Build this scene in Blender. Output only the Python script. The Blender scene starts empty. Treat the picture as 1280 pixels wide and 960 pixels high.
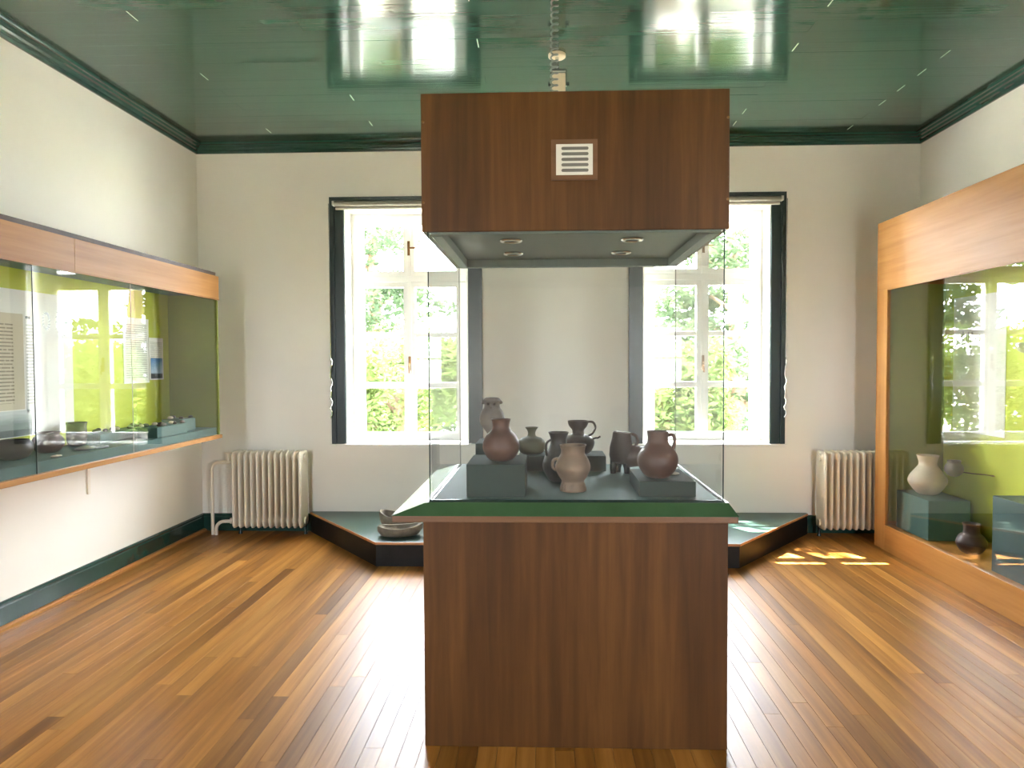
import bpy, bmesh, math, random
import numpy as np
from mathutils import Vector, Matrix

random.seed(7)
rng = np.random.default_rng(11)
scene = bpy.context.scene
COL = scene.collection

# ---------------------------------------------------------------- camera
F = 853.0
yaw, pitch, roll = 0.03293, 0.03072, -0.00418
SX = 12.62523
cam_d = bpy.data.cameras.new('camera')
cam_d.sensor_fit = 'HORIZONTAL'
cam_d.sensor_width = 36.0
cam_d.lens = F / 1280.0 * 36.0
cam_d.shift_x = -SX / 1280.0
cam_d.clip_start = 0.05
cam_d.clip_end = 300
cam = bpy.data.objects.new('camera', cam_d)
COL.objects.link(cam)
fw = Vector((-math.sin(yaw) * math.cos(pitch), math.cos(yaw) * math.cos(pitch), -math.sin(pitch)))
r0 = Vector((math.cos(yaw), math.sin(yaw), 0))
u0 = r0.cross(fw)
r1 = math.cos(roll) * r0 + math.sin(roll) * u0
u1 = -math.sin(roll) * r0 + math.cos(roll) * u0
cam.matrix_world = Matrix(((r1.x, u1.x, -fw.x, 0), (r1.y, u1.y, -fw.y, 0), (r1.z, u1.z, -fw.z, 1.5), (0, 0, 0, 1)))
scene.camera = cam

# ---------------------------------------------------------------- world, sun, exposure
SKY = 19.0
world = bpy.data.worlds.new('sky')
world.use_nodes = True
scene.world = world
bg = world.node_tree.nodes['Background']
bg.inputs['Color'].default_value = (0.895, 0.955, 1.06, 1)
bg.inputs['Strength'].default_value = SKY

sun_d = bpy.data.lights.new('sun', 'SUN')
sun_d.energy = 58.0
sun_d.angle = math.radians(0.6)
sun_d.color = (1.0, 0.93, 0.82)
sun = bpy.data.objects.new('sun', sun_d)
COL.objects.link(sun)
SUN_DIR = Vector((0.62, -1.0, -2.1)).normalized()
sun.rotation_euler = SUN_DIR.to_track_quat('-Z', 'Y').to_euler()
sun.location = (-6, 16, 22)

# daylight portals: they add no light of their own, they only steer sampling to the windows
def portal(x0, x1, z0, z1, y, sgn):
    l = bpy.data.lights.new('window_portal', 'AREA')
    l.shape = 'RECTANGLE'
    l.size, l.size_y = x1 - x0, z1 - z0
    l.cycles.is_portal = True
    o = bpy.data.objects.new('window_portal', l)
    COL.objects.link(o)
    o.location = ((x0 + x1) / 2, y, (z0 + z1) / 2)
    o.rotation_euler = Vector((0, -sgn, 0)).to_track_quat('-Z', 'Z').to_euler()

portal(-1.78, -0.67, 0.78, 2.88, 6.50, 1)
portal(0.86, 1.98, 0.78, 2.88, 6.50, 1)
portal(2.25, 3.0, 0.9, 2.3, -2.42, -1)  # this and the next serve the added fill windows
portal(-2.95, -2.2, 0.9, 2.3, -2.42, -1)

vs = scene.view_settings
vs.view_transform = 'Standard'
vs.look = 'None'
vs.gamma = 1.0
vs.use_curve_mapping = False
vs.exposure = 2.0

# ---------------------------------------------------------------- room numbers (metres)
XL, XR, YB, YF = -3.095, 3.241, 6.04, -2.2
HC = 3.45
WT = 0.42          # outer wall thickness

# ---------------------------------------------------------------- materials
MATS = {}

def srgb(r, g, b):
    f = lambda c: (c / 255 / 12.92) if c / 255 <= 0.04045 else ((c / 255 + 0.055) / 1.055) ** 2.4
    return (f(r), f(g), f(b), 1)

class NT:
    def __init__(s, name):
        s.m = bpy.data.materials.new(name)
        s.m.use_nodes = True
        s.t = s.m.node_tree
        s.t.nodes.clear()
        s.out = s.n('ShaderNodeOutputMaterial')
        MATS[name] = s.m
    def n(s, typ, **kw):
        nd = s.t.nodes.new(typ)
        for k, v in kw.items():
            if k.startswith('i_'):
                nd.inputs[k[2:].replace('_', ' ')].default_value = v
            else:
                setattr(nd, k, v)
        return nd
    def l(s, a, b):
        s.t.links.new(a, b)
    def bsdf(s, **kw):
        b = s.n('ShaderNodeBsdfPrincipled')
        for k, v in kw.items():
            b.inputs[k].default_value = v
        s.l(b.outputs[0], s.out.inputs[0])
        return b
    def coords(s, scale, rnd=0.0, kind='Object'):
        tc = s.n('ShaderNodeTexCoord')
        mp = s.n('ShaderNodeMapping')
        mp.inputs['Scale'].default_value = scale
        s.l(tc.outputs[kind], mp.inputs['Vector'])
        if rnd:
            oi = s.n('ShaderNodeObjectInfo')
            mu = s.n('ShaderNodeMath', operation='MULTIPLY')
            mu.inputs[1].default_value = rnd
            s.l(oi.outputs['Random'], mu.inputs[0])
            cx = s.n('ShaderNodeCombineXYZ')
            for i in range(3):
                s.l(mu.outputs[0], cx.inputs[i])
            s.l(cx.outputs[0], mp.inputs['Location'])
        return mp.outputs[0]
    def noise(s, vec, scale=1.0, detail=4.0, rough=0.55, dist=0.0):
        nz = s.n('ShaderNodeTexNoise')
        nz.inputs['Scale'].default_value = scale
        nz.inputs['Detail'].default_value = detail
        nz.inputs['Roughness'].default_value = rough
        nz.inputs['Distortion'].default_value = dist
        s.l(vec, nz.inputs['Vector'])
        return nz.outputs[0]
    def ramp(s, fac, stops):
        r = s.n('ShaderNodeValToRGB')
        els = r.color_ramp.elements
        while len(els) < len(stops):
            els.new(0.5)
        for e, (p, c) in zip(els, stops):
            e.position = p
            e.color = c
        s.l(fac, r.inputs[0])
        return r.outputs[0]
    def mix(s, fac, a, b, mode='MIX'):
        m = s.n('ShaderNodeMix', data_type='RGBA', blend_type=mode)
        for sock, v in ((m.inputs[0], fac), (m.inputs[6], a), (m.inputs[7], b)):
            if isinstance(v, (int, float, tuple)):
                sock.default_value = v
            else:
                s.l(v, sock)
        return m.outputs[2]
    def bump(s, b, h, strength=0.1, dist=0.01):
        bp = s.n('ShaderNodeBump')
        bp.inputs['Strength'].default_value = strength
        bp.inputs['Distance'].default_value = dist
        s.l(h, bp.inputs['Height'])
        s.l(bp.outputs[0], b.inputs['Normal'])

def plain(name, col, rough=0.6, var=0.06, nscale=6.0, bump=0.03, spec=0.5, metal=0.0, coat=0.0):
    t = NT(name)
    b = t.bsdf(Roughness=rough, Metallic=metal)
    b.inputs['Specular IOR Level'].default_value = spec
    b.inputs['Coat Weight'].default_value = coat
    b.inputs['Coat Roughness'].default_value = 0.1
    v = t.coords((1, 1, 1), 13.0)
    nz = t.noise(v, nscale, 5)
    lo = tuple(c * (1 - var) for c in col[:3]) + (1,)
    hi = tuple(min(1, c * (1 + var)) for c in col[:3]) + (1,)
    t.l(t.ramp(nz, [(0.3, lo), (0.7, hi)]), b.inputs['Base Color'])
    if bump:
        t.bump(b, t.noise(v, nscale * 12, 3), bump, 0.004)
    return t.m

def wood(name, c_dark, c_mid, c_light, axis='z', rough=0.35, grain=34.0, rnd=17.0, tone=0.35, coat=0.0, fig=0.5, spec=0.5):
    """veneer or board: grain stretched along one axis, tone differs from piece to piece"""
    t = NT(name)
    b = t.bsdf(Roughness=rough)
    b.inputs['Coat Weight'].default_value = coat
    b.inputs['Coat Roughness'].default_value = 0.12
    b.inputs['Specular IOR Level'].default_value = spec
    k = {'x': (0.05, 1, 1), 'y': (1, 0.05, 1), 'z': (1, 1, 0.05)}[axis]
    v = t.coords(k, rnd)
    fine = t.noise(v, grain, 6, 0.6, 0.3)
    broad = t.noise(v, grain * 0.16, 3, 0.5, 0.8)
    m = t.n('ShaderNodeMix', data_type='FLOAT')
    m.inputs[0].default_value = fig
    t.l(fine, m.inputs[2]); t.l(broad, m.inputs[3])
    c = t.ramp(m.outputs[0], [(0.30, c_dark), (0.5, c_mid), (0.70, c_light)])
    oi = t.n('ShaderNodeObjectInfo')
    tn = t.ramp(oi.outputs['Random'], [(0.0, (1 - tone, 1 - tone, 1 - tone, 1)), (0.5, (1, 1, 1, 1)), (1.0, (1 + tone * .45, 1 + tone * .42, 1 + tone * .35, 1))])
    t.l(t.mix(1.0, c, tn, 'MULTIPLY'), b.inputs['Base Color'])
    t.bump(b, fine, 0.05, 0.003)
    return t.m

def glass(name, tint, refl=1.0, dust=0.0):
    """clear sheet: Schlick reflection over straight-through transmission"""
    t = NT(name)
    geo = t.n('ShaderNodeNewGeometry')
    dt = t.n('ShaderNodeVectorMath', operation='DOT_PRODUCT')
    t.l(geo.outputs['Incoming'], dt.inputs[0]); t.l(geo.outputs['Normal'], dt.inputs[1])
    ab = t.n('ShaderNodeMath', operation='ABSOLUTE'); t.l(dt.outputs['Value'], ab.inputs[0])
    su = t.n('ShaderNodeMath', operation='SUBTRACT'); su.inputs[0].default_value = 1.0; t.l(ab.outputs[0], su.inputs[1])
    pw = t.n('ShaderNodeMath', operation='POWER'); pw.inputs[1].default_value = 5.0; t.l(su.outputs[0], pw.inputs[0])
    ma = t.n('ShaderNodeMath', operation='MULTIPLY_ADD'); ma.inputs[1].default_value = 0.96 * refl; ma.inputs[2].default_value = 0.04 * refl
    t.l(pw.outputs[0], ma.inputs[0])
    tr = t.n('ShaderNodeBsdfTransparent'); tr.inputs[0].default_value = tint
    if dust:
        df = t.n('ShaderNodeBsdfDiffuse'); tl = t.n('ShaderNodeBsdfTranslucent')
        m0 = t.n('ShaderNodeMixShader'); m0.inputs[0].default_value = 0.6
        t.l(df.outputs[0], m0.inputs[1]); t.l(tl.outputs[0], m0.inputs[2])
        m1 = t.n('ShaderNodeMixShader'); m1.inputs[0].default_value = dust
        t.l(tr.outputs[0], m1.inputs[1]); t.l(m0.outputs[0], m1.inputs[2])
        tr = m1
    gl = t.n('ShaderNodeBsdfGlossy'); gl.inputs['Roughness'].default_value = 0.0
    mx = t.n('ShaderNodeMixShader')
    t.l(ma.outputs[0], mx.inputs[0]); t.l(tr.outputs[0], mx.inputs[1]); t.l(gl.outputs[0], mx.inputs[2])
    t.l(mx.outputs[0], t.out.inputs[0])
    return t.m

plain('wall_paint', srgb(241, 236, 226), 0.75, 0.03, 1.2, 0.05)
plain('white_gloss', srgb(246, 244, 238), 0.35, 0.02, 3, 0.02)
plain('reveal_white', srgb(248, 246, 240), 0.6, 0.02, 3, 0.02)
plain('green_gloss', srgb(34, 66, 58), 0.16, 0.12, 5, 0.04, spec=0.6)
plain('casing_green', srgb(20, 38, 35), 0.3, 0.1, 6, 0.03)
plain('block_felt', srgb(50, 62, 57), 0.85, 0.08, 12, 0.04, spec=0.15)
plain('teal_felt', srgb(74, 104, 98), 0.6, 0.08, 12, 0.04, spec=0.3)
plain('teal_paint', srgb(52, 80, 80), 0.5, 0.08, 6, 0.05)
plain('platform_teal', srgb(58, 86, 78), 0.33, 0.1, 4, 0.04)
plain('vinyl_green', srgb(56, 82, 52), 0.22, 0.12, 5, 0.06, spec=0.55)
plain('lime_paint', srgb(190, 196, 50), 0.6, 0.04, 2, 0.03)
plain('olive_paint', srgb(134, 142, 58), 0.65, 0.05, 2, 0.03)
plain('platform_dark', srgb(26, 24, 21), 0.45, 0.35, 7, 0.05, spec=0.2)
plain('radiator_cream', srgb(236, 226, 208), 0.42, 0.03, 8, 0.03)
plain('hood_lining', srgb(96, 106, 99), 0.6, 0.06, 9, 0.1)
plain('metal_chrome', srgb(200, 200, 196), 0.25, 0.05, 10, 0.0, metal=1.0)
plain('metal_brass', srgb(120, 86, 48), 0.4, 0.1, 10, 0.0, metal=0.8)
plain('dark_void', srgb(24, 24, 23), 0.6, 0.1, 5, 0.0)
plain('vent_white', srgb(214, 210, 200), 0.45, 0.03, 8, 0.0)
plain('vent_dark', srgb(110, 106, 100), 0.6, 0.06, 8, 0.0)
plain('cable_grey', srgb(120, 118, 112), 0.4, 0.08, 30, 0.0)
plain('lamp_cream', srgb(222, 200, 170), 0.5, 0.04, 8, 0.0)
plain('blind_fabric', srgb(150, 145, 132), 0.8, 0.05, 30, 0.1)
plain('blind_rail', srgb(206, 202, 190), 0.5, 0.03, 10, 0.0)
plain('glass_edge', srgb(30, 44, 38), 0.2, 0.1, 5, 0.0)
plain('paper_white', srgb(236, 234, 226), 0.8, 0.02, 9, 0.0)
plain('stone_grey', srgb(122, 113, 100), 0.9, 0.22, 22, 0.6, spec=0.2)
plain('clay_red', srgb(82, 52, 40), 0.5, 0.28, 11, 0.04)
plain('clay_brown', srgb(74, 54, 44), 0.55, 0.28, 12, 0.04)
plain('clay_dark', srgb(50, 41, 36), 0.42, 0.3, 12, 0.12)
plain('clay_olive', srgb(84, 78, 56), 0.6, 0.25, 12, 0.12)
plain('clay_pale', srgb(122, 98, 78), 0.7, 0.22, 14, 0.08)
plain('clay_grey', srgb(116, 104, 94), 0.7, 0.2, 14, 0.2)
plain('clay_white', srgb(206, 190, 168), 0.65, 0.16, 9, 0.12)
plain('clay_umber', srgb(72, 54, 46), 0.5, 0.25, 12, 0.12)
plain('silver_grey', srgb(150, 152, 150), 0.4, 0.2, 20, 0.1, metal=0.5)
plain('bark', srgb(92, 74, 58), 0.95, 0.3, 9, 0.8, spec=0.1)
plain('joint_strip', srgb(206, 208, 190), 0.5, 0.1, 20, 0.0)
plain('sub_dark', srgb(38, 26, 18), 0.8, 0.2, 5, 0.0)
plain('shell_grey', srgb(190, 186, 176), 0.9, 0.05, 3, 0.05)

wood('case_veneer', srgb(56, 33, 11), srgb(80, 49, 19), srgb(102, 66, 28), 'z', 0.5, 30, tone=0.08, fig=0.55, spec=0.25)
wood('honey_wood_y', srgb(144, 92, 42), srgb(168, 116, 58), srgb(184, 134, 76), 'y', 0.42, 22, tone=0.08, fig=0.5, spec=0.25)
wood('honey_wood_z', srgb(144, 92, 42), srgb(168, 116, 58), srgb(184, 134, 76), 'z', 0.42, 22, tone=0.08, fig=0.5, spec=0.25)
wood('honey_wood_x', srgb(150, 96, 56), srgb(178, 120, 74), srgb(200, 146, 96), 'x', 0.4, 22, tone=0.10, fig=0.5)
wood('edge_brown', srgb(76, 49, 28), srgb(98, 66, 40), srgb(116, 82, 52), 'x', 0.4, 22, tone=0.05)
wood('floor_wood', srgb(102, 62, 22), srgb(154, 102, 42), srgb(194, 140, 70), 'y', 0.36, 26, rnd=31.0, tone=0.36, fig=0.6, spec=0.26)

# green varnished ceiling boards: brush streaks run along the boards
t = NT('ceiling_green')
b = t.bsdf(Roughness=0.10)
b.inputs['Specular IOR Level'].default_value = 0.75
v = t.coords((0.9, 1, 1), 23.0)
n1 = t.noise(v, 1.6, 4)
t.l(t.ramp(n1, [(0.3, srgb(42, 72, 60)), (0.7, srgb(54, 86, 72))]), b.inputs['Base Color'])
v2 = t.coords((0.7, 34, 1), 23.0)
n2 = t.noise(v2, 1.3, 3, 0.6)
t.bump(b, n2, 0.05, 0.01)

glass('case_glass', (0.982, 0.992, 0.984, 1), 0.75, 0.010)
glass('vitrine_glass', (0.985, 0.992, 0.985, 1), 1.3)
glass('window_glass', (0.985, 0.99, 0.985, 1), 0.9)

# printed sheets: rows of tiny writing
def printed(name, paper, ink, rows, cols, lo=0.5, sep=0.5):
    t = NT(name)
    b = t.bsdf(Roughness=0.8)
    tc = t.n('ShaderNodeTexCoord')
    sp = t.n('ShaderNodeSeparateXYZ'); t.l(tc.outputs['Generated'], sp.inputs[0])
    m1 = t.n('ShaderNodeMath', operation='MULTIPLY'); m1.inputs[1].default_value = rows; t.l(sp.outputs[2], m1.inputs[0])
    fr = t.n('ShaderNodeMath', operation='FRACT'); t.l(m1.outputs[0], fr.inputs[0])
    gt = t.n('ShaderNodeMath', operation='GREATER_THAN'); gt.inputs[1].default_value = sep; t.l(fr.outputs[0], gt.inputs[0])
    fl = t.n('ShaderNodeMath', operation='FLOOR'); t.l(m1.outputs[0], fl.inputs[0])
    m2 = t.n('ShaderNodeMath', operation='MULTIPLY'); m2.inputs[1].default_value = cols; t.l(sp.outputs[1], m2.inputs[0])
    cx = t.n('ShaderNodeCombineXYZ'); t.l(m2.outputs[0], cx.inputs[0])
    m3 = t.n('ShaderNodeMath', operation='MULTIPLY'); m3.inputs[1].default_value = 7.3; t.l(fl.outputs[0], m3.inputs[0]); t.l(m3.outputs[0], cx.inputs[1])
    nz = t.noise(cx.outputs[0], 1.0, 2)
    g2 = t.n('ShaderNodeMath', operation='GREATER_THAN'); g2.inputs[1].default_value = lo; t.l(nz, g2.inputs[0])
    mu = t.n('ShaderNodeMath', operation='MULTIPLY'); t.l(gt.outputs[0], mu.inputs[0]); t.l(g2.outputs[0], mu.inputs[1])
    # margins
    def band(sock, a, c):
        x = t.n('ShaderNodeMath', operation='GREATER_THAN'); x.inputs[1].default_value = a; t.l(sock, x.inputs[0])
        y = t.n('ShaderNodeMath', operation='LESS_THAN'); y.inputs[1].default_value = c; t.l(sock, y.inputs[0])
        z = t.n('ShaderNodeMath', operation='MULTIPLY'); t.l(x.outputs[0], z.inputs[0]); t.l(y.outputs[0], z.inputs[1])
        return z.outputs[0]
    mm = t.n('ShaderNodeMath', operation='MULTIPLY'); t.l(band(sp.outputs[1], 0.08, 0.92), mm.inputs[0]); t.l(band(sp.outputs[2], 0.07, 0.9), mm.inputs[1])
    mk = t.n('ShaderNodeMath', operation='MULTIPLY'); t.l(mu.outputs[0], mk.inputs[0]); t.l(mm.outputs[0], mk.inputs[1])
    t.l(t.mix(mk.outputs[0], paper, ink), b.inputs['Base Color'])
    return t.m

printed('parchment_print', srgb(206, 196, 170), srgb(140, 130, 110), 27, 60, 0.38, 0.6)
printed('text_print', srgb(238, 236, 228), srgb(186, 184, 176), 30, 60, 0.42, 0.5)

def photo_print(name, sky, low, dark, h1, h2):
    t = NT(name)
    b = t.bsdf(Roughness=0.5)
    tc = t.n('ShaderNodeTexCoord')
    sp = t.n('ShaderNodeSeparateXYZ'); t.l(tc.outputs['Generated'], sp.inputs[0])
    nz = t.noise(tc.outputs['Generated'], 9.0, 5)
    ma = t.n('ShaderNodeMath', operation='MULTIPLY_ADD'); ma.inputs[1].default_value = 0.22; t.l(nz, ma.inputs[0]); t.l(sp.outputs[2], ma.inputs[2])
    t.l(t.ramp(ma.outputs[0], [(h1, dark), (h1 + 0.05, low), (h2, low), (1.0, sky)]), b.inputs['Base Color'])
    return t.m

photo_print('sky_photo', srgb(70, 130, 190), srgb(176, 204, 222), srgb(46, 52, 44), 0.33, 0.42)
photo_print('valley_photo', srgb(196, 202, 198), srgb(120, 134, 124), srgb(70, 84, 76), 0.35, 0.6)

# leaves
def leafmat(name, a, c):
    t = NT(name)
    v = t.coords((1, 1, 1))
    nz = t.noise(v, 1.4, 3)
    colr = t.ramp(nz, [(0.3, a), (0.7, c)])
    d = t.n('ShaderNodeBsdfDiffuse'); tl = t.n('ShaderNodeBsdfTranslucent')
    t.l(colr, d.inputs[0]); t.l(colr, tl.inputs[0])
    mx = t.n('ShaderNodeMixShader'); mx.inputs[0].default_value = 0.45
    t.l(d.outputs[0], mx.inputs[1]); t.l(tl.outputs[0], mx.inputs[2])
    t.l(mx.outputs[0], t.out.inputs[0])
leafmat('leaf_pine', srgb(42, 54, 40), srgb(68, 82, 56))
leafmat('leaf_bright', srgb(60, 76, 42), srgb(96, 110, 60))
plain('lawn', srgb(160, 162, 146), 0.95, 0.25, 0.8, 0.3, spec=0.1)

# ---------------------------------------------------------------- mesh builder
ORG = {}

class MB:
    def __init__(s):
        s.v = []; s.f = []
    def add(s, vs_, fs_):
        o = len(s.v)
        s.v += [tuple(p) for p in vs_]
        s.f += [tuple(i + o for i in f) for f in fs_]
        return s
    def box(s, x0, x1, y0, y1, z0, z1):
        return s.add([(x0, y0, z0), (x1, y0, z0), (x1, y1, z0), (x0, y1, z0), (x0, y0, z1), (x1, y0, z1), (x1, y1, z1), (x0, y1, z1)],
                     [(0, 3, 2, 1), (4, 5, 6, 7), (0, 1, 5, 4), (1, 2, 6, 5), (2, 3, 7, 6), (3, 0, 4, 7)])
    def frustum(s, r0_, z0, r1_, z1):
        a, b_ = r0_, r1_
        return s.add([(a[0], a[2], z0), (a[1], a[2], z0), (a[1], a[3], z0), (a[0], a[3], z0), (b_[0], b_[2], z1), (b_[1], b_[2], z1), (b_[1], b_[3], z1), (b_[0], b_[3], z1)],
                     [(0, 3, 2, 1), (4, 5, 6, 7), (0, 1, 5, 4), (1, 2, 6, 5), (2, 3, 7, 6), (3, 0, 4, 7)])
    def loft(s, A, B):
        """two matching closed loops joined, ends capped"""
        n = len(A)
        return s.add(list(A) + list(B), [tuple(range(n))[::-1], tuple(range(n, 2 * n))] + [(i, (i + 1) % n, n + (i + 1) % n, n + i) for i in range(n)])
    def lathe(s, prof, c, n=32, sx=1.0, sy=1.0):
        """prof: (radius, z) from bottom outside to the lip and down inside"""
        V = []; Fs = []
        for r, z in prof:
            for i in range(n):
                a = 2 * math.pi * i / n
                V.append((c[0] + r * sx * math.cos(a), c[1] + r * sy * math.sin(a), c[2] + z))
        for j in range(len(prof) - 1):
            for i in range(n):
                k = (i + 1) % n
                Fs.append((j * n + i, j * n + k, (j + 1) * n + k, (j + 1) * n + i))
        Fs.append(tuple(range(n))[::-1])
        Fs.append(tuple(range((len(prof) - 1) * n, len(prof) * n)))
        return s.add(V, Fs)
    def tube(s, pts, r, n=10, flat=1.0):
        P = [Vector(p) for p in pts]
        m = len(P)
        rs = r if isinstance(r, (list, tuple)) else [r] * m
        V = []; Fs = []
        up = Vector((0, 0, 1))
        T0 = (P[1] - P[0]).normalized()
        N = T0.orthogonal().normalized() if abs(T0.dot(up)) > 0.95 else (up - T0 * up.dot(T0)).normalized()
        for i in range(m):
            T = ((P[min(i + 1, m - 1)] - P[max(i - 1, 0)])).normalized()
            N = (N - T * N.dot(T)).normalized()
            B = T.cross(N)
            for k in range(n):
                a = 2 * math.pi * k / n
                V.append(P[i] + N * math.cos(a) * rs[i] * flat + B * math.sin(a) * rs[i])
        for i in range(m - 1):
            for k in range(n):
                q = (k + 1) % n
                Fs.append((i * n + k, i * n + q, (i + 1) * n + q, (i + 1) * n + k))
        Fs.append(tuple(range(n))[::-1]); Fs.append(tuple(range((m - 1) * n, m * n)))
        return s.add(V, Fs)
    def cyl(s, p, q, r, n=16):
        return s.tube([p, q], r, n)
    def build(s, name, mat, parent=None, smooth=False, bevel=0.0, seg=2, base=None):
        """world coordinates in; object origin is the parent's origin, or 'base'"""
        o = Vector(ORG[parent.name]) if parent else Vector(base if base is not None else (0, 0, 0))
        me = bpy.data.meshes.new(name)
        me.from_pydata([tuple(Vector(p) - o) for p in s.v], [], s.f)
        bm = bmesh.new(); bm.from_mesh(me)
        bmesh.ops.recalc_face_normals(bm, faces=bm.faces)
        if bevel:
            bmesh.ops.bevel(bm, geom=list(bm.edges), offset=bevel, segments=seg, affect='EDGES', profile=0.6)
        bm.to_mesh(me); bm.free()
        me.materials.append(MATS[mat])
        if smooth:
            for p in me.polygons: p.use_smooth = True
            try: me.set_sharp_from_angle(angle=math.radians(40))
            except Exception: pass
        ob = bpy.data.objects.new(name, me)
        COL.objects.link(ob)
        if parent: ob.parent = parent
        else: ob.location = o
        ORG[ob.name] = tuple(o)
        return ob

def tag(o, label=None, cat=None, group=None, kind=None):
    if label: o['label'] = label
    if cat: o['category'] = cat
    if group: o['group'] = group
    if kind: o['kind'] = kind
    return o

def thing(name, loc, label=None, cat=None, group=None, kind=None):
    e = bpy.data.objects.new(name, None)
    e.empty_display_size = 0.1
    COL.objects.link(e)
    e.location = loc
    ORG[e.name] = tuple(loc)
    return tag(e, label, cat, group, kind)

def share(name, mesh, parent, loc, rot=(0, 0, 0), scale=(1, 1, 1)):
    o = bpy.data.objects.new(name, mesh)
    COL.objects.link(o)
    o.parent = parent
    pl = Vector(ORG[parent.name])
    o.location = Vector(loc) - pl
    o.rotation_euler = rot
    o.scale = scale
    ORG[o.name] = tuple(loc)
    return o

def mesh_only(mb, mat, bevel=0.0, smooth=False, seg=2):
    o = mb.build('tmp', mat, None, smooth, bevel, seg)
    me = o.data
    bpy.data.objects.remove(o)
    return me

B = lambda *a: MB().box(*a)

# ================================================================ SETTING
def wall_with_holes(name, y0, y1, holes, mat='wall_paint'):
    """wall across X, holes = [(x0,x1,z0,z1)] sorted in x, all same z"""
    m = MB()
    x = XL - 0.25
    zt = HC + 0.3
    for (a, c, z0, z1) in holes:
        m.box(x, a, y0, y1, -0.25, zt)
        m.box(a, c, y0, y1, -0.25, z0)
        m.box(a, c, y0, y1, z1, zt)
        x = c
    m.box(x, XR + 0.25, y0, y1, -0.25, zt)
    return tag(m.build(name, mat), 'off-white plaster wall' , None, kind='structure')

LW = (-1.775, -0.672, 0.785, 2.87)
RW = (0.862, 1.972, 0.785, 2.87)
w = wall_with_holes('wall_back', YB, YB + WT, [LW, RW]); w['label'] = 'off-white plaster wall with two tall windows'
w = wall_with_holes('wall_front', YF - 0.2, YF, [(-2.95, -2.2, 0.9, 2.3), (2.25, 3.0, 0.9, 2.3)]); w['label'] = 'off-white plaster wall facing the display case'  # both openings are added to let in fill daylight
tag(B(XL - 0.25, XL, YF, YB, -0.25, HC + 0.3).build('wall_left', 'wall_paint'), 'bright off-white plaster wall behind the hanging showcase', kind='structure')
tag(B(XR, XR + 0.25, YF, YB, -0.25, HC + 0.3).build('wall_right', 'wall_paint'), 'off-white plaster wall behind the floor-standing showcase', kind='structure')

# floor: dark subfloor with single boards
fl = MB()
fl.box(XL, XR, YF, YB, -0.2, -0.024)
fl.box(XL, XR, YF, 1.0, -0.0245, 0.0)
floor = tag(fl.build('floor', 'sub_dark'), 'varnished orange-brown wooden strip floor', kind='structure')
floor.data.materials.append(MATS['floor_wood'])
for p in floor.data.polygons:
    if p.center.z > -0.02: p.material_index = 1
BW = 0.0748
ncol = int(round((XR - XL) / BW)); bw = (XR - XL) / ncol
board_meshes = {}
def board_mesh(L):
    k = round(L, 1)
    if k not in board_meshes:
        g = 0.0007
        x0, x1 = -bw / 2 + g, bw / 2 - g
        c = 0.0003
        prof = [(x0, -0.022), (x1, -0.022), (x1, -c), (x1 - c, 0), (x0 + c, 0), (x0, -c)]
        y0, y1 = 0.0006, k - 0.0006
        board_meshes[k] = mesh_only(MB().loft([(x, y0, z) for x, z in prof], [(x, y1, z) for x, z in prof]), 'floor_wood')
    return board_meshes[k]
for i in range(ncol):
    x = XL + (i + 0.5) * bw
    y = 1.0
    end = YB
    first = random.uniform(0.5, 2.4)
    cuts = [1.0]
    c = 1.0 + round(first, 1)
    while c < end - 0.6:
        cuts.append(c)
        c += round(random.uniform(1.8, 3.4), 1)
    cuts.append(end)
    for a, d in zip(cuts[:-1], cuts[1:]):
        L = d - a
        k = math.floor(L * 10 + 1e-6) / 10 if d == end else L
        me = board_mesh(max(0.1, round(k, 1)))
        sc = L / max(0.1, round(k, 1))
        share('floor_board', me, floor, (x, a, random.uniform(-0.0006, 0)), (0, random.uniform(-0.0015, 0.0015), 0), (1, sc, 1))

# ceiling: boards across the room
ceiling = tag(B(XL - 0.02, XR + 0.02, YF, YB, HC + 0.02, HC + 0.25).build('ceiling', 'ceiling_green'), 'glossy dark green boarded ceiling', kind='structure')
CB = 0.135
rows = int((YB - 0.2) / CB)
jA = [XL, -2.3, 1.56, XR]
jB = [XL, -0.40, 2.55, XR]
jC = [XL, -1.405, 2.55, XR]
cmesh = {}
for r in range(rows + 1):
    y1 = YB - r * CB
    y0 = y1 - CB
    js = jA if r % 2 == 0 else (jB if r % 4 == 1 else jC)
    for a, d in zip(js[:-1], js[1:]):
        key = round(d - a, 3)
        if key not in cmesh:
            L = key
            c = 0.0004; g = 0.0001
            prof = [(g, 0.02), (CB - g, 0.02), (CB - g, c), (CB - g - c, 0), (g + c, 0), (g, c)]
            cmesh[key] = mesh_only(MB().loft([(0.0005, y, z) for y, z in prof], [(L - 0.0005, y, z) for y, z in prof]), 'ceiling_green')
        bo = share('ceiling_board', cmesh[key], ceiling, (a, y0, HC), (random.uniform(-0.0012, 0.0012), random.uniform(-0.0003, 0.0003), 0))
        if d < XR - 0.01 and y0 > 2.5 and random.random() < (0.7 if d > 1.5 else 0.22):
            st = MB().box(d - 0.003, d + 0.003, y0 + 0.008, y1 - 0.02, HC - 0.0012, HC + 0.004).build('joint_strip', 'joint_strip', ceiling)  # thin pale strip set across the end joint of two boards
            st['label'] = 'pale strip showing in a board joint'
tag(B(XL, XR, YF, 0.2, HC, HC + 0.02).build('ceiling_rear', 'ceiling_green', ceiling))

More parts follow.
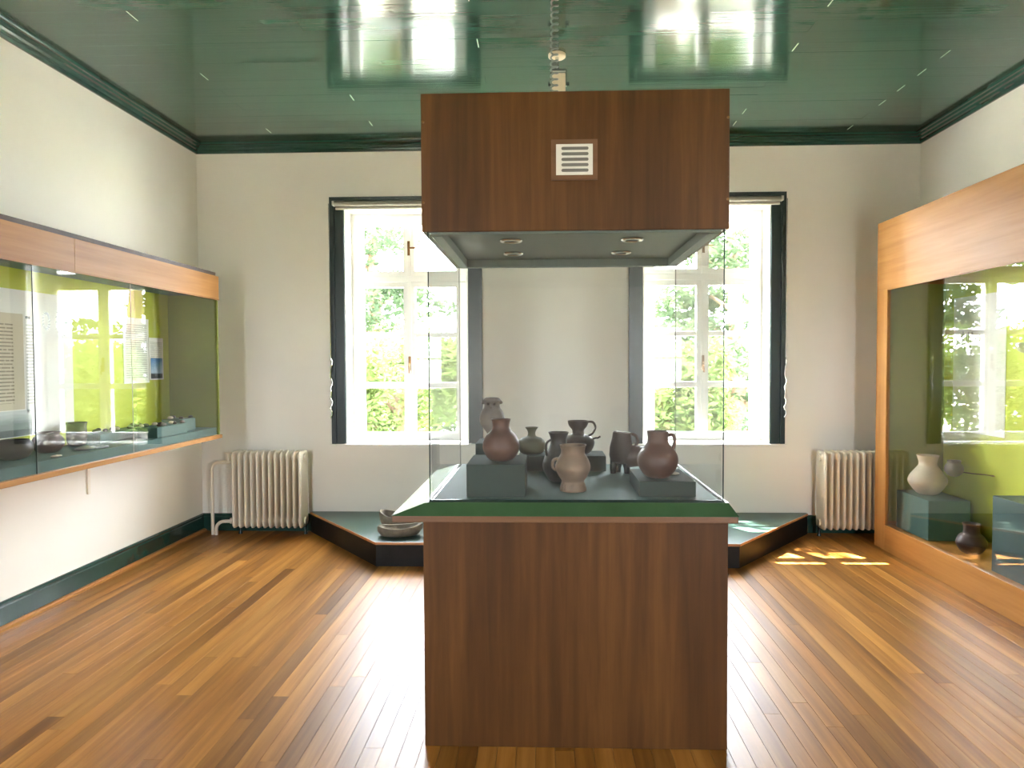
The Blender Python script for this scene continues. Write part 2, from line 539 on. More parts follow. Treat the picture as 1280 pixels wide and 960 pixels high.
# cornice and baseboards: profile (out from wall, z)
cprof = [(0, 3.37), (0.014, 3.37), (0.020, 3.385), (0.020, 3.395), (0.034, 3.402), (0.040, 3.415), (0.056, 3.42), (0.068, 3.43), (0.082, 3.432), (0.086, 3.44), (0.086, 3.4495), (0, 3.4495)]
bprof = [(0, 0.0), (0.020, 0.0), (0.020, 0.125), (0.014, 0.132), (0.016, 0.145), (0.008, 0.153), (0, 0.155)]
def run(name, prof, mat, side, label):
    P, Q = [], []
    for d, z in prof:
        if side == 'left': P.append((XL + d, YF, z)); Q.append((XL + d, YB - d, z))
        if side == 'right': P.append((XR - d, YF, z)); Q.append((XR - d, YB - d, z))
        if side == 'back': P.append((XL + d, YB - d, z)); Q.append((XR - d, YB - d, z))
    return tag(MB().loft(P, Q).build(name, mat), label, kind='structure')
for i, s in enumerate(('left', 'right', 'back')):
    run('trim_%d' % (i + 1), cprof, 'green_gloss', s, 'dark green stepped cornice along the %s wall' % {'left': 'hanging showcase', 'right': 'tall showcase', 'back': 'window'}[s])
    run('baseboard_%s' % s, bprof, 'green_gloss', s, 'dark green painted baseboard')
sh = MB().loft([(XL + 0.02, YF, 0), (XL + 0.045, YF, 0), (XL + 0.043, YF, 0.012), (XL + 0.032, YF, 0.022), (XL + 0.02, YF, 0.024)],
               [(XL + 0.02, YB - 0.02, 0), (XL + 0.045, YB - 0.02, 0), (XL + 0.043, YB - 0.02, 0.012), (XL + 0.032, YB - 0.02, 0.022), (XL + 0.02, YB - 0.02, 0.024)])
tag(sh.build('trim_4', 'honey_wood_y'), 'pale wooden shoe moulding along the left baseboard', kind='structure')

# windows
def window(n, op, panes_x, ys, label, handles=True, casing=True, sgn=1):
    x0, x1, z0, z1 = op
    e = thing('window_%d' % n, ((x0 + x1) / 2, YB if sgn > 0 else YF, z0), label, kind='structure')
    wy = YB if sgn > 0 else YF
    if casing:
        cw = 0.122
        cl = MB(); cl.box(x0 - cw, x0, wy - 0.018, wy, z0, z1 + 0.10)
        cl.box(x0 - cw, x0 - cw + 0.04, wy - 0.032, wy - 0.018, z0, z1 + 0.10)
        cl.build('casing', 'casing_green', e)
        cr = MB(); cr.box(x1, x1 + cw, wy - 0.018, wy, z0, z1 + 0.10)
        cr.box(x1 + cw - 0.04, x1 + cw, wy - 0.032, wy - 0.018, z0, z1 + 0.10)
        cr.build('casing', 'casing_green', e)
        ct = MB(); ct.box(x0, x1, wy - 0.018, wy, z1, z1 + 0.10)
        ct.box(x0 - cw + 0.04, x1 + cw - 0.04, wy - 0.032, wy - 0.018, z1 + 0.07, z1 + 0.10)
        ct.build('casing', 'casing_green', e)
        B(x0 - cw - 0.015, x1 + cw + 0.015, wy - 0.045, wy, z0 - 0.028, z0).build('sill', 'wall_paint', e, bevel=0.003)
    # white linings of the opening
    t_ = 0.008
    ya, yb = (wy, wy + WT) if sgn > 0 else (wy - 0.2, wy)
    for nm, q in (('lining', (x0, x0 + t_, ya, yb, z0, z1)), ('lining', (x1 - t_, x1, ya, yb, z0, z1)), ('lining', (x0, x1, ya, yb, z1 - t_, z1)), ('sill_board', (x0, x1, ya, yb, z0, z0 + t_))):
        B(*q).build(nm, 'reveal_white', e)
    # fixed frame, ys = sash plane
    d = 0.06
    fw_ = 0.045
    f = MB()
    f.box(x0 + t_, x0 + fw_, ys - 0.01, ys + d, z0 + t_, z1 - t_)
    f.box(x1 - fw_, x1 - t_, ys - 0.01, ys + d, z0 + t_, z1 - t_)
    f.box(x0 + fw_, x1 - fw_, ys - 0.01, ys + d, z1 - 0.05, z1 - t_)
    f.box(x0 + fw_, x1 - fw_, ys - 0.01, ys + d, z0 + t_, z0 + 0.03)
    f.build('frame', 'white_gloss', e)
    tz0, tz1 = 2.245, 2.300
    B(x0 + fw_, x1 - fw_, ys - 0.03, ys + d, tz0, tz1).build('transom', 'white_gloss', e, bevel=0.006)
    (pa, pb), (pc, pd) = panes_x
    mid = (pb + pc) / 2
    def sash(ax, bx, sz0, sz1, px0, px1, rows_):
        s_ = MB()
        s_.box(ax, px0, ys - 0.02, ys + 0.03, sz0, sz1)
        s_.box(px1, bx, ys - 0.02, ys + 0.03, sz0, sz1)
        s_.box(px0, px1, ys - 0.02, ys + 0.03, sz0, rows_[0][0])
        s_.box(px0, px1, ys - 0.02, ys + 0.03, rows_[-1][1], sz1)
        so = s_.build('sash', 'white_gloss', e)
        for (ra, rb), (rc, rd) in zip(rows_[:-1], rows_[1:]):
            B(px0, px1, ys - 0.012, ys + 0.02, rb, rc).build('glazing_bar', 'white_gloss', so, bevel=0.005)
        for ra, rb in rows_:
            B(px0 - 0.004, px1 + 0.004, ys + 0.004, ys + 0.008, ra - 0.004, rb + 0.004).build('pane', 'window_glass', so)
        return so
    low = [(0.866, 1.274), (1.326, 1.739), (1.783, 2.197)]
    up = [(2.345, 2.761)]
    sl = sash(x0 + fw_, mid - 0.003, z0 + 0.032, tz0 - 0.002, pa, pb, low)
    sr = sash(mid + 0.003, x1 - fw_, z0 + 0.032, tz0 - 0.002, pc, pd, low)
    ul = sash(x0 + fw_, mid - 0.003, tz1 + 0.002, z1 - 0.052, pa, pb, up)
    ur = sash(mid + 0.003, x1 - fw_, tz1 + 0.002, z1 - 0.052, pc, pd, up)
    for so, za, zb in ((sl, z0 + 0.03, tz0), (ul, tz1, z1 - 0.05)):
        B(mid - 0.012, mid + 0.02, ys - 0.034, ys - 0.02, za, zb).build('cover_strip', 'white_gloss', so, bevel=0.004)
    if handles:
        for so, hz in ((ul, 2.55), (sl, 1.50)):
            h = MB()
            h.box(mid - 0.009, mid + 0.013, ys - 0.042, ys - 0.034, hz - 0.065, hz + 0.065)
            if hz > 2: h.tube([(mid + 0.002, ys - 0.05, hz), (mid + 0.03, ys - 0.062, hz), (mid + 0.085, ys - 0.062, hz)], 0.008, 8)
            else: h.tube([(mid + 0.002, ys - 0.05, hz), (mid + 0.002, ys - 0.066, hz - 0.02), (mid + 0.004, ys - 0.066, hz - 0.09)], 0.008, 8)
            hh = h.build('handle', 'metal_brass', so)
            hh['label'] = 'brass window handle'
    return e
YS = YB + 0.22
window(1, LW, [(-1.660, -1.290), (-1.185, -0.806)], YS, 'tall white casement window beside the stone basins')
window(2, RW, [(1.001, 1.376), (1.484, 1.865)], YS, 'tall white casement window nearest the tall wooden showcase')

def fill_window(n, x0, x1, z0, z1, label):  # added windows behind the camera, daylight fill for the case front
    e = thing('window_%d' % n, ((x0 + x1) / 2, YF - 0.1, z0), label, kind='structure')
    ya, yb = YF - 0.13, YF - 0.07
    fm = MB(); fm.box(x0, x0 + 0.05, ya, yb, z0, z1).box(x1 - 0.05, x1, ya, yb, z0, z1).box(x0 + 0.05, x1 - 0.05, ya, yb, z0, z0 + 0.05).box(x0 + 0.05, x1 - 0.05, ya, yb, z1 - 0.05, z1)
    fm.build('frame', 'white_gloss', e)
    zm = (z0 + z1) / 2
    B(x0 + 0.05, x1 - 0.05, ya + 0.01, yb - 0.01, zm - 0.02, zm + 0.02).build('glazing_bar', 'white_gloss', e)
    for a, d in ((z0 + 0.05, zm - 0.02), (zm + 0.02, z1 - 0.05)):
        B(x0 + 0.05, x1 - 0.05, YF - 0.102, YF - 0.098, a, d).build('pane', 'window_glass', e)
fill_window(3, 2.25, 3.0, 0.9, 2.3, 'narrow white window added for fill daylight beside the tall showcase in the wall facing the display case')
fill_window(4, -2.95, -2.2, 0.9, 2.3, 'narrow white window added for fill daylight beside the hanging showcase in the wall facing the display case')

# roller blinds, drawn up
def blind(x0, x1, cx, label):
    z = 2.902
    e = thing('roller_blind', ((x0 + x1) / 2, YB - 0.06, z - 0.06), label, 'blind', 'roller blinds drawn up over the windows')
    MB().cyl((x0 + 0.02, YB - 0.068, z), (x1 - 0.02, YB - 0.068, z), 0.022, 20).build('roll', 'blind_fabric', e, True)
    B(x0 + 0.02, x1 - 0.02, YB - 0.045, YB - 0.037, z - 0.032, z - 0.005).build('fabric', 'blind_fabric', e)
    B(x0 + 0.02, x1 - 0.02, YB - 0.05, YB - 0.033, z - 0.046, z - 0.030).build('bottom_rail', 'blind_rail', e, bevel=0.003)
    for xx in (x0, x1 - 0.02):
        br = MB(); br.box(xx, xx + 0.02, YB - 0.09, YB - 0.032, z - 0.018, z + 0.022)
        br.build('bracket', 'blind_rail', e, bevel=0.003)
    ch = MB()
    za, zb = (1.05, 1.52)
    pts = [(cx, YB - 0.075, z), (cx, YB - 0.07, 2.2), (cx, YB - 0.062, zb)]
    ch.tube(pts, 0.003, 6)
    for k in range(9):
        zz = zb - k * (zb - za) / 8
        ch.tube([(cx + 0.008 * math.sin(k * 1.9), YB - 0.06, zz + 0.03), (cx + 0.012 * math.sin(k * 2.3 + 1), YB - 0.06, zz), (cx + 0.008 * math.sin(k * 1.9 + 1.9), YB - 0.06, zz - 0.03)], 0.005, 6)
    ch.build('pull_chain', 'metal_chrome', e, True)
blind(-1.855, -0.592, -1.888, 'grey roller blind drawn up over the window beside the stone basins')
blind(0.782, 2.052, 2.085, 'grey roller blind drawn up over the window nearest the tall showcase')

# ================================================================ CENTRE DISPLAY CASE
CX0, CX1, CY0, CY1 = -0.473, 0.701, 2.619, 3.62
dc = thing('display_case', ((CX0 + CX1) / 2, (CY0 + CY1) / 2, 0), 'wooden display case with a glass middle and a deep veneered hood', 'display case')
for q in ((CX0, CX1, CY0, CY0 + 0.018, 0.0, 0.896), (CX0, CX1, CY1 - 0.018, CY1, 0.0, 0.896), (CX0, CX0 + 0.018, CY0 + 0.018, CY1 - 0.018, 0.0, 0.896), (CX1 - 0.018, CX1, CY0 + 0.018, CY1 - 0.018, 0.0, 0.896)):
    B(*q).build('base_panel', 'case_veneer', dc, bevel=0.0015, seg=1)
B(CX0 + 0.03, CX1 - 0.03, CY0 + 0.03, CY1 - 0.03, 0.0, 0.03).build('plinth', 'dark_void', dc)
edge = B(-0.585, 0.728, 2.575, 3.68, 0.893, 0.918).build('counter_edge', 'edge_brown', dc, bevel=0.003)
edge['label'] = 'brown wooden edging'
sk = MB().frustum((-0.588, 0.730, 2.572, 3.683), 0.918, (-0.462, 0.700, 2.606, 3.60), 0.963)
sk.box(-0.462, 0.700, 2.606, 3.60, 0.955, 0.965)
skirt = sk.build('countertop', 'vinyl_green', dc)
skirt['label'] = 'sloping green countertop skirt'
GX0, GX1, GY0, GY1, GZ0, GZ1 = -0.447, 0.683, 2.622, 3.585, 0.9655, 2.004
fl_ = B(GX0 + 0.012, GX1 - 0.012, GY0 + 0.012, GY1 - 0.012, 0.9655, 0.9685).build('felt_floor', 'teal_felt', dc)
g = 0.008
for q in ((GX0, GX1, GY0, GY0 + g), (GX0, GX1, GY1 - g, GY1), (GX0, GX0 + g, GY0 + g, GY1 - g), (GX1 - g, GX1, GY0 + g, GY1 - g)):
    B(*q, GZ0, GZ1).build('glass_pane', 'case_glass', dc)
for xx, yy in ((GX0 - 0.001, GY0 - 0.001), (GX1 - 0.003, GY0 - 0.001), (GX0 - 0.001, GY1 - 0.003), (GX1 - 0.003, GY1 - 0.003)):
    B(xx, xx + 0.004, yy, yy + 0.004, GZ0, GZ1).build('glass_seam', 'glass_edge', dc)
sb = MB()
for q in ((GX0 - 0.004, GX1 + 0.004, GY0 - 0.004, GY0 - 0.0002), (GX0 - 0.004, GX0 - 0.0002, GY0, GY1), (GX1 + 0.0002, GX1 + 0.004, GY0, GY1)):
    sb.box(*q, 0.965, 0.972)
sb.build('glass_seal', 'glass_edge', dc)
HZ0, HZ1 = 2.004, 2.528
HX0, HX1 = -0.469, 0.699
hood = B(HX0, HX1, CY0, CY0 + 0.018, HZ0, HZ1).build('hood_panel', 'case_veneer', dc, bevel=0.0015, seg=1)
for q in ((HX0, HX1, CY1 - 0.018, CY1), (HX0, HX0 + 0.018, CY0 + 0.018, CY1 - 0.018), (HX1 - 0.018, HX1, CY0 + 0.018, CY1 - 0.018)):
    B(*q, HZ0, HZ1).build('hood_panel', 'case_veneer', dc, bevel=0.0015, seg=1)
B(HX0 + 0.018, HX1 - 0.018, CY0 + 0.018, CY1 - 0.018, HZ1 - 0.03, HZ1 - 0.012).build('hood_top', 'case_veneer', dc)
lin = B(GX0 + 0.01, GX1 - 0.01, GY0 + 0.01, GY1 - 0.01, 2.035, 2.045).build('hood_lining', 'hood_lining', dc)
for q in ((GX0 + 0.009, GX0 + 0.049, GY0 + 0.05, GY1 - 0.05), (GX1 - 0.049, GX1 - 0.009, GY0 + 0.05, GY1 - 0.05), (GX0 + 0.009, GX1 - 0.009, GY1 - 0.05, GY1 - 0.009), (GX0 + 0.009, GX1 - 0.009, GY0 + 0.009, GY0 + 0.03)):
    B(*q, 1.995, 2.0345).build('lining_batten', 'hood_lining', dc, bevel=0.003)
for (x, y) in ((-0.144, 2.98), (0.381, 2.98), (-0.150, 3.33), (0.372, 3.33)):
    dl = MB().lathe([(0.030, 0.0), (0.047, 0.0), (0.049, -0.004), (0.045, -0.009), (0.033, -0.010), (0.030, -0.004)], (x, y, 2.035), 24).build('downlight', 'metal_chrome', dc, True)
    MB().lathe([(0.001, -0.006), (0.0295, -0.006), (0.0295, -0.002), (0.001, -0.002)], (x, y, 2.035), 20).build('lens', 'dark_void', dl)
# vent in the hood
vx0, vx1, vz0, vz1 = 0.046, 0.185, 2.211, 2.327
vm = MB()
o_ = 0.018
vm.box(vx0 - o_, vx0, CY0 - 0.006, CY0, vz0 - o_, vz1 + o_).box(vx1, vx1 + o_, CY0 - 0.006, CY0, vz0 - o_, vz1 + o_)
vm.box(vx0, vx1, CY0 - 0.006, CY0, vz0 - o_, vz0).box(vx0, vx1, CY0 - 0.006, CY0, vz1, vz1 + o_)
vm.build('vent_frame', 'edge_brown', dc)
vent = B(vx0, vx1, CY0 - 0.009, CY0 - 0.001, vz0, vz1).build('vent_grille', 'vent_white', dc, bevel=0.002)
for k in range(5):
    z = vz0 + 0.017 + k * 0.0205
    s_ = MB()
    pts = []
    r_ = 0.0058
    xa, xb = vx0 + 0.026, vx1 - 0.022
    for a in range(9):
        th = math.pi / 2 + math.pi * a / 8; pts.append((xa + r_ * math.cos(th), z + r_ * math.sin(th)))
    for a in range(9):
        th = -math.pi / 2 + math.pi * a / 8; pts.append((xb + r_ * math.cos(th), z + r_ * math.sin(th)))
    s_.loft([(x, CY0 - 0.0105, q) for x, q in pts], [(x, CY0 - 0.0088, q) for x, q in pts])
    s_.build('slot', 'vent_dark', vent)
for (x, z) in ((HX0 + 0.008, 2.115), (HX1 - 0.006, 2.42), (HX1 - 0.006, 2.115), (HX0 + 0.008, 2.42)):
    MB().lathe([(0.0055, 0), (0.006, 0.002), (0.003, 0.004)], (0, 0, 0), 10).build
    m = MB(); m.tube([(x, CY0 + 0.001, z), (x, CY0 - 0.003, z)], 0.005, 10); m.build('screw', 'metal_brass', dc, True)

# plinth blocks inside the case
def block(x0, x1, y0, y1, z0, z1, label, mat='block_felt', group='cloth-covered blocks in the glass case'):
    return tag(B(x0, x1, y0, y1, z0, z1).build('plinth_block', mat, base=((x0 + x1) / 2, (y0 + y1) / 2, z0), bevel=0.003), label, 'block', group)
ZS = 0.9685
block(-0.312, -0.077, 2.69, 2.98, ZS, 1.098, 'teal block in the glass case under the round red-brown jar')
block(-0.335, -0.190, 3.28, 3.50, ZS, 1.112, 'tall narrow teal block behind the round red-brown jar, under the grey effigy jar')
block(-0.130, 0.300, 3.34, 3.545, ZS, 1.043, 'long low teal block at the back of the glass case')
block(0.374, 0.596, 2.70, 3.02, ZS, 1.030, 'low teal block in the glass case under the handled brown jar')

# pots
def pot(name, c, prof, mat, label, group='clay vessels in the glass case', sx=1, sy=1, wall=0.006, cat='pot'):
    """outer profile (r,z), given an inner wall and a closed floor"""
    inner = [(max(0.003, r - wall), z) for r, z in prof[::-1] if z > wall * 2 + prof[0][1]]
    inner = inner + [(0.004, prof[0][1] + wall * 2)]
    pr = catmull(prof) 
    e = thing(name, c, label, cat, group)
    body = MB().lathe(pr + inner, c, 36, sx, sy).build('body', mat, e, True)
    return e, body

def catmull(p, n=4):
    out = []
    for i in range(len(p) - 1):
        p0 = p[max(i - 1, 0)]; p1 = p[i]; p2 = p[i + 1]; p3 = p[min(i + 2, len(p) - 1)]
        for k in range(n):
            t = k / n
            f = lambda a, b, c, d: 0.5 * (2 * b + (c - a) * t + (2 * a - 5 * b + 4 * c - d) * t * t + (3 * b - a - 3 * c + d) * t ** 3)
            out.append((max(0.002, f(p0[0], p1[0], p2[0], p3[0])), f(p0[1], p1[1], p2[1], p3[1])))
    out.append(p[-1])
    return out

def arc(c, pts, r, n=12, name='handle', mat='clay_brown', parent=None, flat=0.7):
    P = [Vector(c) + Vector(q) for q in pts]
    out = []
    for i in range(len(P) - 1):
        a, b_, d, e_ = P[max(i - 1, 0)], P[i], P[i + 1], P[min(i + 2, len(P) - 1)]
        for k in range(5):
            t = k / 5
            out.append(0.5 * ((2 * b_) + (d - a) * t + (2 * a - 5 * b_ + 4 * d - e_) * t * t + (3 * b_ - a - 3 * d + e_) * t ** 3))
    out.append(P[-1])
    return MB().tube(out, r, n, flat).build(name, mat, parent, True)

# P1 round red-brown jar with narrow neck
e, _ = pot('clay_jar', (-0.180, 2.80, 1.098), [(0.030, 0), (0.055, 0.012), (0.074, 0.045), (0.075, 0.072), (0.062, 0.104), (0.042, 0.124), (0.035, 0.142), (0.037, 0.160), (0.041, 0.172)], 'clay_red', 'round red-brown jar with a straight neck on the left block of the glass case')
# P2 grey effigy jar
c2 = (-0.262, 3.385, 1.112)
e, _ = pot('effigy_jar', c2, [(0.036, 0), (0.030, 0.012), (0.022, 0.030), (0.034, 0.052), (0.057, 0.085), (0.062, 0.118), (0.052, 0.150), (0.040, 0.168), (0.040, 0.190), (0.046, 0.202), (0.036, 0.214), (0.020, 0.218)], 'clay_grey', 'tall grey effigy jar with a head-shaped top on a narrow foot')
for s_ in (-1, 1):
    MB().lathe([(0.004, -0.008), (0.009, -0.004), (0.010, 0.003), (0.004, 0.009)], (c2[0] + s_ * 0.044, c2[1] - 0.008, c2[2] + 0.193), 12).build('ear', 'clay_grey', e, True)
    MB().lathe([(0.003, -0.006), (0.007, -0.002), (0.006, 0.003), (0.002, 0.006)], (c2[0] + s_ * 0.016, c2[1] - 0.041, c2[2] + 0.187), 10).build('eye', 'clay_brown', e, True)
MB().tube([(c2[0], c2[1] - 0.040, c2[2] + 0.186), (c2[0], c2[1] - 0.052, c2[2] + 0.176), (c2[0], c2[1] - 0.043, c2[2] + 0.168)], 0.006, 8).build('nose', 'clay_grey', e, True)
# P3 squat olive pot
pot('squat_pot', (-0.066, 3.44, 1.043), [(0.045, 0), (0.060, 0.010), (0.069, 0.036), (0.066, 0.062), (0.050, 0.078), (0.026, 0.086), (0.019, 0.100), (0.022, 0.116), (0.034, 0.133)], 'clay_olive', 'squat olive-brown pot with a small flared neck')
# P4 dark tall jug
c4 = (0.062, 3.05, ZS)
e, _ = pot('tall_jug', c4, [(0.030, 0), (0.048, 0.012), (0.068, 0.050), (0.072, 0.080), (0.060, 0.118), (0.044, 0.150), (0.036, 0.178), (0.038, 0.200), (0.047, 0.222)], 'clay_dark', 'tall dark glazed jug with a flaring rim')
arc(c4, [(-0.036, -0.016, 0.190), (-0.054, -0.025, 0.175), (-0.056, -0.026, 0.140), (-0.052, -0.022, 0.120)], 0.0075, mat='clay_dark', parent=e)
# P5 pale footed jar
c5 = (0.117, 2.835, ZS)
e, _ = pot('footed_jar', c5, [(0.054, 0), (0.056, 0.008), (0.050, 0.030), (0.047, 0.042), (0.060, 0.062), (0.072, 0.090), (0.071, 0.112), (0.060, 0.138), (0.050, 0.156), (0.050, 0.172), (0.056, 0.190)], 'clay_pale', 'pale clay jar with a wide ring foot')
arc(c5, [(-0.062, 0, 0.135), (-0.082, 0, 0.125), (-0.084, 0, 0.098), (-0.070, 0, 0.085)], 0.009, mat='clay_pale', parent=e, name='lug')
for s_ in (-0.030, 0.004, 0.036):
    MB().tube([(c5[0] + s_ - 0.009, c5[1] - math.sqrt(max(0.0001, .0515 ** 2 - (s_) ** 2)), ZS + 0.006), (c5[0] + s_ - 0.009, c5[1] - math.sqrt(max(.0001, .049 ** 2 - s_ ** 2)), ZS + 0.034)], 0.0045, 8).build('foot_rib', 'clay_pale', e, True)
# P6 cup-necked jug with a loop handle and spout
c6 = (0.168, 3.435, 1.043)
e, _ = pot('handled_jug', c6, [(0.046, 0), (0.066, 0.014), (0.082, 0.046), (0.080, 0.070), (0.058, 0.088), (0.034, 0.098), (0.030, 0.118), (0.042, 0.134), (0.050, 0.150), (0.052, 0.166)], 'clay_umber', 'dark jug with a cup mouth, loop handle and small spout')
arc(c6, [(0.044, 0, 0.160), (0.074, 0, 0.158), (0.086, 0, 0.132), (0.072, 0, 0.102), (0.052, 0, 0.092)], 0.0085, mat='clay_umber', parent=e)
arc(c6, [(0.068, -0.01, 0.072), (0.086, -0.015, 0.080), (0.098, -0.018, 0.081), (0.110, -0.02, 0.089)], 0.0065, mat='clay_umber', parent=e, name='spout')
# P7 boot-shaped vessel on legs
c7 = (0.368, 3.29, ZS)
e = thing('boot_vessel', c7, 'brown boot-shaped vessel with an angled mouth standing on stubby legs', 'pot', 'clay vessels in the glass case')
V = Vector(c7)
bm_ = MB()
bm_.tube([V + Vector(q) for q in ((0.0, 0, 0.046), (0.0, 0, 0.058), (0.0, 0, 0.085), (0.0, 0, 0.125), (0.002, 0, 0.165), (0.004, 0, 0.196), (0.003, 0, 0.199), (0.002, 0, 0.170), (0.002, 0, 0.13))], [0.030, 0.050, 0.058, 0.055, 0.046, 0.044, 0.038, 0.036, 0.028], 28)
bm_.build('body', 'clay_brown', e, True)
MB().tube([V + Vector(q) for q in ((0.020, 0, 0.078), (0.060, 0, 0.082), (0.100, 0, 0.080), (0.130, 0, 0.072), (0.145, 0, 0.066))], [0.052, 0.052, 0.047, 0.032, 0.010], 24).build('toe', 'clay_brown', e, True)
for q, top in (((-0.040, -0.012), (-0.030, 0, 0.078)), ((0.026, -0.014), (0.022, 0, 0.074)), ((-0.012, 0.034), (-0.008, 0.02, 0.075)), ((0.105, 0.0), (0.098, 0, 0.06))):
    MB().tube([V + Vector((q[0], q[1], 0)), V + Vector((q[0], q[1], 0.02)), V + Vector(top)], [0.013, 0.015, 0.024], 14).build('leg', 'clay_dark', e, True)
arc(c7, [(0.046, 0, 0.190), (0.070, 0, 0.180), (0.078, 0, 0.150), (0.062, 0, 0.122)], 0.010, mat='clay_brown', parent=e)
# P8 handled brown jar on the right block
c8 = (0.462, 2.80, 1.030)
e, _ = pot('handled_jar', c8, [(0.036, 0), (0.056, 0.012), (0.078, 0.045), (0.083, 0.072), (0.076, 0.100), (0.054, 0.128), (0.043, 0.145), (0.041, 0.165), (0.045, 0.190)], 'clay_red', 'round brown jar with a strap handle on the right block of the glass case')
arc(c8, [(0.042, 0, 0.172), (0.058, -0.004, 0.176), (0.067, -0.006, 0.160), (0.066, -0.006, 0.135), (0.060, -0.004, 0.115)], 0.0095, mat='clay_red', parent=e)
tag(MB().lathe(catmull([(0.004, 0), (0.016, 0.003), (0.018, 0.008), (0.006, 0.013)]), (0.540, 2.86, 1.030), 14, 1.2, 0.8).build('pottery_shard', 'clay_white', None, True, base=(0.540, 2.86, 1.030)), 'small pale shard lying beside the handled brown jar', 'shard')

# coil cord and ceiling lamp above the case
pts = []
turns = 34
for i in range(turns * 10 + 1):
    a = i / 10 * 2 * math.pi
    f_ = i / (turns * 10)
    zz = HZ1 - 0.012 + f_ * (HC - HZ1 + 0.011)
    pts.append((0.045 + 0.016 * math.cos(a) + 0.010 * f_, 3.15 + 0.016 * math.sin(a), zz))
tag(MB().tube(pts, 0.0042, 6).build('coiled_cord', 'cable_grey', None, True, base=(0.045, 3.15, HZ1 - 0.012)), 'coiled grey cord running from the hood up to the ceiling', 'cord')
lx, ly = 0.105, 4.38
e = thing('ceiling_spotlight', (lx, ly, HC), 'small cream spotlight hanging from the green ceiling behind the hood', 'spotlight')
MB().lathe([(0.050, -0.022), (0.055, -0.018), (0.055, -0.002), (0.050, 0.0)], (lx - 0.02, ly, HC), 24).build('mounting_plate', 'lamp_cream', e, True)
MB().cyl((lx - 0.02, ly, HC - 0.02), (lx - 0.02, ly, HC - 0.10), 0.012).build('stem', 'metal_chrome', e, True)
yk = MB(); yk.box(lx - 0.055, lx + 0.035, ly - 0.012, ly + 0.012, HC - 0.108, HC - 0.096)
yk.box(lx - 0.061, lx - 0.055, ly - 0.012, ly + 0.012, HC - 0.20, HC - 0.096).box(lx + 0.035, lx + 0.041, ly - 0.012, ly + 0.012, HC - 0.20, HC - 0.096)
yk.build('yoke', 'metal_chrome', e)
B(lx - 0.052, lx + 0.032, ly - 0.045, ly + 0.045, HC - 0.36, HC - 0.135).build('housing', 'lamp_cream', e, bevel=0.006)
for s_ in (lx - 0.068, lx + 0.048):
    MB().cyl((s_ - 0.008, ly, HC - 0.185), (s_ + 0.008, ly, HC - 0.185), 0.012).build('knob', 'dark_void', e, True)

# ================================================================ LEFT HANGING SHOWCASE
LGX, LY1, LY0 = -2.67, 5.513, 1.6
LZ0, LZ1, LFZ, LBZ = 0.895, 2.216, 2.032, 0.926
hs = thing('wall_showcase', (XL, 3.5, LZ0), 'long wall-hung glass showcase with a honey wood fascia and lime back', 'showcase')
for a, d in ((LY0, 3.80), (3.802, LY1)):
    B(LGX - 0.02, LGX + 0.012, a, d, LFZ, LZ1).build('fascia_board', 'honey_wood_y', hs, bevel=0.002)
B(LGX - 0.06, LGX - 0.004, LY0, LY1 - 0.02, LZ1, LZ1 + 0.030).build('top_strip', 'clay_brown', hs)['label'] = 'dark strip along the top of the fascia'
B(LGX + 0.0, LGX + 0.014, LY0, LY1, LFZ - 0.010, LFZ).build('glass_rail', 'honey_wood_y', hs)
B(LGX - 0.03, LGX + 0.016, LY0, LY1 + 0.01, LZ0, LBZ).build('bottom_rail', 'honey_wood_y', hs, bevel=0.002)
B(XL + 0.002, LGX - 0.03, LY0, LY1, LZ0, LZ0 + 0.018).build('bottom_board', 'honey_wood_y', hs)
B(XL + 0.002, LGX - 0.02, LY0, LY1, LZ1 - 0.02, LZ1).build('top_board', 'honey_wood_y', hs)
B(XL + 0.025, LGX - 0.022, LY0, LY1 - 0.02, LFZ + 0.03, LFZ + 0.04).build('light_shelf', 'teal_paint', hs)
B(XL + 0.002, XL + 0.02, LY0, LY1 - 0.02, LZ0 + 0.018, LZ1 - 0.02).build('back_panel', 'lime_paint', hs)
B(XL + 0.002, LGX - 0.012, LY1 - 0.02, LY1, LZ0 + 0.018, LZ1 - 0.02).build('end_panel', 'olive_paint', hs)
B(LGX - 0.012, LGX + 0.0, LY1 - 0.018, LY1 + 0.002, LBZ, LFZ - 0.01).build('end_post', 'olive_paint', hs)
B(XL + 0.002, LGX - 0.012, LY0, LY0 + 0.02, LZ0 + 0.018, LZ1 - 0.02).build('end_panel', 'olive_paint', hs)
B(XL + 0.02, LGX - 0.016, LY0 + 0.02, LY1 - 0.02, LZ0 + 0.018, 0.985).build('felt_floor', 'teal_felt', hs)
gy = [LY0 + 0.01, 3.52, 4.38, LY1 - 0.018]
for k, (a, d) in enumerate(zip(gy[:-1], gy[1:])):
    off = 0.0 if k % 2 else 0.007
    gp = B(LGX - 0.004 - off, LGX + 0.001 - off, a - (0.03 if k else 0), d, LBZ - 0.005, LFZ - 0.002).build('glass_pane', 'vitrine_glass', hs)
    if k: B(LGX - 0.004 - off, LGX + 0.001 - off, a - 0.032, a - 0.0302, LBZ, LFZ - 0.01).build('pane_edge', 'glass_edge' if k == 1 else 'blind_rail', gp)
for yy in (2.9, 4.50):
    br = MB()
    br.box(XL + 0.001, XL + 0.012, yy - 0.012, yy + 0.012, LZ0 - 0.27, LZ0)
    br.box(XL + 0.012, XL + 0.30, yy - 0.008, yy + 0.008, LZ0 - 0.014, LZ0)
    br.build('bracket', 'radiator_cream', hs)

